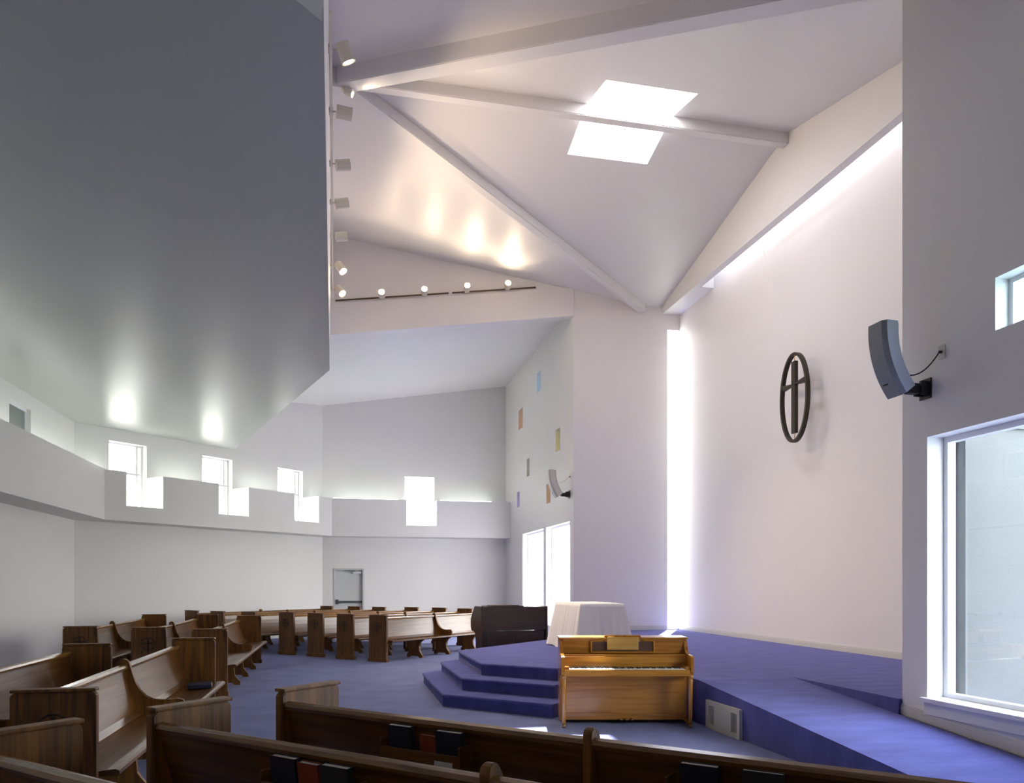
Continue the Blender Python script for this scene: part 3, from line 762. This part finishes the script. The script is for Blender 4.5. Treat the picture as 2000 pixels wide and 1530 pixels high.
# local x along the back face, y away from the camera
OW = .66
ob('upper_case', M['organ'], (-OW, OW, 0, .45, .64, 1.10))
for sx in (-1, 1):
    x0, x1 = sorted((sx * OW, sx * (OW + .04)))
    mb = MB(); mb.prism([(-.01, .0), (.30, .0), (.36, .10), (.33, .40), (.40, .60), (.62, .62), (.66, .70), (.66, .84), (.56, .96), (.40, 1.11), (-.01, 1.11)], lambda p, t: (t, p[0], p[1]), x0, x1)
    mb.build('side_panel', M['organ'], og)
ob('lower_case', M['organ'], (-OW + .02, OW - .02, .03, .30, .05, .62))
ob('back_panel', M['organ'], (-OW + .08, -.03, .015, .03, .12, .56), (.03, OW - .08, .015, .03, .12, .56))
ob('key_desk', M['organ'], (-OW, OW, .45, .64, .66, .78))
ld = ob('lid', M['organ'], (-OW + .10, .20, .02, .40, 1.10, 1.118))
ob('music_book', M['organb'], (-OW + .20, .12, .06, .36, 1.118, 1.132), par=ld)
ob('base', M['organ'], (-OW, OW, .0, .34, .0, .05))

# ------------------------------------------------------------------ hanging cross in an oval ring
cr = empty('hanging_cross', (7.45, 11.603, 4.69), 0); tag(cr, 'dark bronze cross inside an oval ring hanging before the tall white wall', 'cross')
a_, b_ = .375, .735
mb = MB(); pts = [(0, a_ * math.cos(t * math.pi / 32), b_ * math.sin(t * math.pi / 32)) for t in range(64)]
rings = []
for (x_, y_, z_) in pts:
    nn = Vector((0, y_ / a_ ** 2, z_ / b_ ** 2)).normalized()
    rings.append([mb.bm.verts.new(Vector((0, y_, z_)) + nn * p + Vector((q, 0, 0))) for p, q in ((-.022, -.035), (.022, -.035), (.022, .035), (-.022, .035))])
for i in range(64):
    a, b = rings[i], rings[(i + 1) % 64]
    for k_ in range(4): mb.bm.faces.new((a[k_], a[(k_ + 1) % 4], b[(k_ + 1) % 4], b[k_]))
mb.build('ring', M['ring'], cr)
MB().prism([(-.055, -.60), (.055, -.60), (.055, .13), (.055, .61), (-.055, .61), (-.055, .13)], lambda p, t: (t, p[0] * (1.0), p[1]), -.03, .03).build('upright', M['ring'], cr)
mb = MB(); mb.prism([(-.335, .18), (-.335, .27), (-.05, .235), (.05, .235), (.335, .27), (.335, .18), (.05, .215), (-.05, .215)], lambda p, t: (t, p[0], p[1] + (.0)), -.035, .035)
mb.build('crossbar', M['ring'], cr)
mb = MB(); mb.cyl((0, 0, .61), (0, 0, .715), .006, seg=8); mb.cyl((0, 0, -.715), (0, 0, -.60), .006, seg=8); mb.build('pin', M['brass'], cr)
mb = MB(); mb.cyl((0, .10, .72), (-.05, .74, 2.43), .003, seg=6); mb.cyl((-.05, .74, 2.43), (-.10, .95, 3.16), .003, seg=6); mb.build('wire', M['wire'], cr)

# ------------------------------------------------------------------ loudspeakers
def speaker(loc, rz, body, grille, label, outlet, cable):
    root = empty('loudspeaker', loc, rz); tag(root, label, 'loudspeaker', 'curved wall loudspeakers')
    # local: wall is at x=0 plane (+x outwards into the room), bracket near z=0
    Rr = .95; n = 18; cx, cz = .30 - .0, .0
    # arc front surface: from top to bottom, curving back toward the wall at the foot
    def arc(r, w0, w1):
        pts = []
        for i in range(n + 1):
            a = R(-4 + 44 * i / n)                 # 0 = straight out
            pts.append((r * math.cos(a), -r * math.sin(a)))
        return pts
    ox, oz = -.43, .50
    P = lambda r, a: (ox + r * math.cos(a), oz - r * math.sin(a))
    def band(r0, r1, hw0, hw1, name, mat, par=None):
        mb = MB(); prev = None
        for i in range(n + 1):
            a = R(-3 + 41 * i / n)
            q = [(r0, -hw0), (r1, -hw1), (r1, hw1), (r0, hw0)]
            ring = [mb.bm.verts.new((P(r, a)[0], y, P(r, a)[1])) for r, y in q]
            if prev:
                for k_ in range(4): mb.bm.faces.new((prev[k_], prev[(k_ + 1) % 4], ring[(k_ + 1) % 4], ring[k_]))
            else: mb.bm.faces.new(ring)
            prev = ring
        mb.bm.faces.new(prev); return mb.build(name, mat, par or root)
    band(.77, .82, .07, .115, 'rear_shell', body); cab = band(.82, .925, .125, .125, 'cabinet', body)
    gg = band(.925, .955, .12, .085, 'front_grille', grille)
    a = R(30); x_, z_ = P(.957, a)
    mb = MB(); mb.box(-.002, .002, -.03, .03, -.006, .006, mat=Matrix.Translation((x_, -.02, z_)) @ Matrix.Rotation(a, 4, 'Y')); mb.build('badge', M['black'], gg)
    mb = MB(); mb.box(.0, .012, -.07, .07, -.09, .09, .003); mb.box(.012, .09, -.05, -.03, -.06, .06, .003); mb.box(.012, .09, .03, .05, -.06, .06, .003)
    mb.box(.09, .20, -.035, .035, -.05, .03, .006); mb.box(.17, .27, -.03, .03, -.03, .0, .004)
    mb.build('wall_bracket', M['black'], root)
    return root
speaker((UR - .002, 5.90, 3.29), R(180), M['speaker'], M['speakerg'], 'grey curved loudspeaker on the right wall above the large window', None, None)
speaker((5.140, 17.05, 3.62), R(180), M['speakerw'], M['speakerw'], 'off-white curved loudspeaker on the wing wall beside the coloured slots', None, None)
def outlet(v, z, uw, sx, label, clabel):
    o = empty('outlet_plate', (uw, v, z)); tag(o, label, 'outlet', 'speaker outlet plates')
    MB().box(-.006, -.001, -.04, .04, -.06, .06, .002).build('plate', M['plate'], o)
    MB().cyl((-.03, 0, 0), (-.006, 0, 0), .012, seg=10).build('plug', M['black'], o)
outlet(5.714, 3.568, UR, 0, 'cream outlet plate on the right wall with the near speaker cable', '')
outlet(16.98, 4.02, 5.142, 0, 'small pale outlet plate beside the off-white speaker on the wing wall', '')
def cable(p, q, sag, label, mat):
    p, q = Vector(p), Vector(q); pts = []
    for i in range(17):
        t = i / 16; a = p.lerp(q, t); a.z -= sag * 4 * t * (1 - t); pts.append(a)
    tag(MB().tube(pts, .006, 6).build('speaker_cable', mat, smooth=True), label, 'cable', 'speaker cables')
cable((4.785, 5.90, 3.455), (UR - .028, 5.714, 3.568), .12, 'black cable sagging from the grey loudspeaker to its outlet', M['black'])
cable((4.80, 17.08, 3.90), (5.115, 16.98, 4.02), .06, 'thin cable from the off-white loudspeaker to its wall outlet', M['plate'])

# ------------------------------------------------------------------ track lights
trk = empty('light_track', (2.0, 16.69, 7.8)); tag(trk, 'thin dark light track along the cream beam over the back wing', 'light track', 'light tracks')
def onb(u): return 7.535 + (u + .25) * .1475
mb = MB()
for a, b in ((-.13, 2.28), (2.36, 4.24)):
    mb.prism([(a, onb(a) - .012), (b, onb(b) - .012), (b, onb(b) + .012), (a, onb(a) + .012)], lambda p, t: (p[0] - 2.0, t - 16.69, p[1] - 7.8), 16.668, 16.699)
mb.build('rail', plain('track_bronze', (.10, .055, .02), .5), trk)
tr2 = empty('light_track', (-.13, 11.5, 7.5)); tag(tr2, 'pale light track on the bulkhead carrying the row of cream spotlights', 'light track', 'light tracks')
mb = MB(); mb.prism([(.062, -3.3), (.032, -3.3), (-.037, 4.9), (-.007, 4.9)], lambda p, t: (p[0] - .03, p[1], t), -.012, .012); mb.build('rail', M['lampb'], tr2)

def lamp(loc, dirv, label, group, r=.075, L=.19, on=None, power=0, arm=None, spot=None):
    root = empty('spotlight', loc); tag(root, label, 'spotlight', group)
    d = Vector(dirv).normalized(); a = -d * L / 2; b = d * L / 2
    can = MB().cyl(a, b * .98, r, seg=24); can.build('lamp_housing', M['lampb'], root, smooth=False)
    MB().cyl(b * .93, b * 1.05, r * 1.04, r * 1.04, seg=24, caps=False).build('rim', M['lampb'], root)
    MB().cyl(b * .99, b * 1.0, r * .82, seg=24).build('bulb', M[on or 'bulbdim'], root)
    if arm:
        v = Vector(arm) - Vector(loc)
        mb = MB(); mb.cyl((0, 0, 0), v, .012, seg=8); mb.box(v.x - .025, v.x + .025, v.y - .06, v.y + .06, v.z - .018, v.z + .018, .003); mb.build('mounting_arm', M['lampb'], root)
    if power:
        ld_ = bpy.data.lights.new('spotlight_beam', 'SPOT'); ld_.energy = power; ld_.spot_size = R(spot or 80); ld_.spot_blend = .8
        ld_.color = (1.0, .77, .52); ld_.shadow_soft_size = .05
        lo = bpy.data.objects.new('spotlight_beam', ld_); C.objects.link(lo); lo.parent = root; lo.location = b * 1.12
        lo.rotation_euler = d.to_track_quat('-Z', 'Y').to_euler()
    return root
for u, z, nm, pw in ((.827, 7.678, 'glowing spotlight on the beam, leftmost of the four', 1), (1.733, 7.818, 'glowing spotlight on the beam, second from the left', 1), (2.66, 7.972, 'glowing spotlight on the beam, third from the left', 1), (3.564, 8.103, 'glowing spotlight on the beam, rightmost and brightest', 1)):
    lamp((u, 16.50, z + .02), (-.10, -1, .25), nm, 'glowing spotlights on the beam', .07, .15, 'bulb', 30, (u, 16.66, onb(u)), 120)
vsl = [8.80, 9.93, 11.17, 12.30, 13.47, 14.80, 15.96]
ords = ['topmost', 'second from the top', 'third from the top', 'fourth from the top', 'fifth from the top', 'sixth from the top', 'lowest']
dirs = [(.45, .3, -1), (1, .1, -.05), (1, .1, .2), (1, .1, .25), (1, .1, .2), (4, -2.5, -6.3), (4.2, -3.8, -6.3)]
for i, v in enumerate(vsl):
    uu = -.152 + (v - 8.8) * (-.0102)
    lamp((uu + .19, v, 7.50), dirs[i], 'cream can spotlight on the bulkhead edge, %s of the vertical row' % ords[i], 'cream spotlights on the bulkhead',
         .078, .19, 'bulb' if i > 4 else 'bulbdim', (75 if i < 5 else 480), (uu + .03, v + (.03 if i else .0), 7.50 + (.02)), (110 if i < 5 else 70))
lamp((.10, RX - .1, RZ - .36), (1, -.25, -.5), 'small cream spotlight tucked under the hub where the ribs meet', 'cream spotlights on the bulkhead', .05, .12, 'bulbdim', 30, (.02, RX - .06, RZ - .29), 120)

# frame vent on the left is a window; remove unused orphan meshes
for me in [m for m in bpy.data.meshes if m.users == 0]: bpy.data.meshes.remove(me)
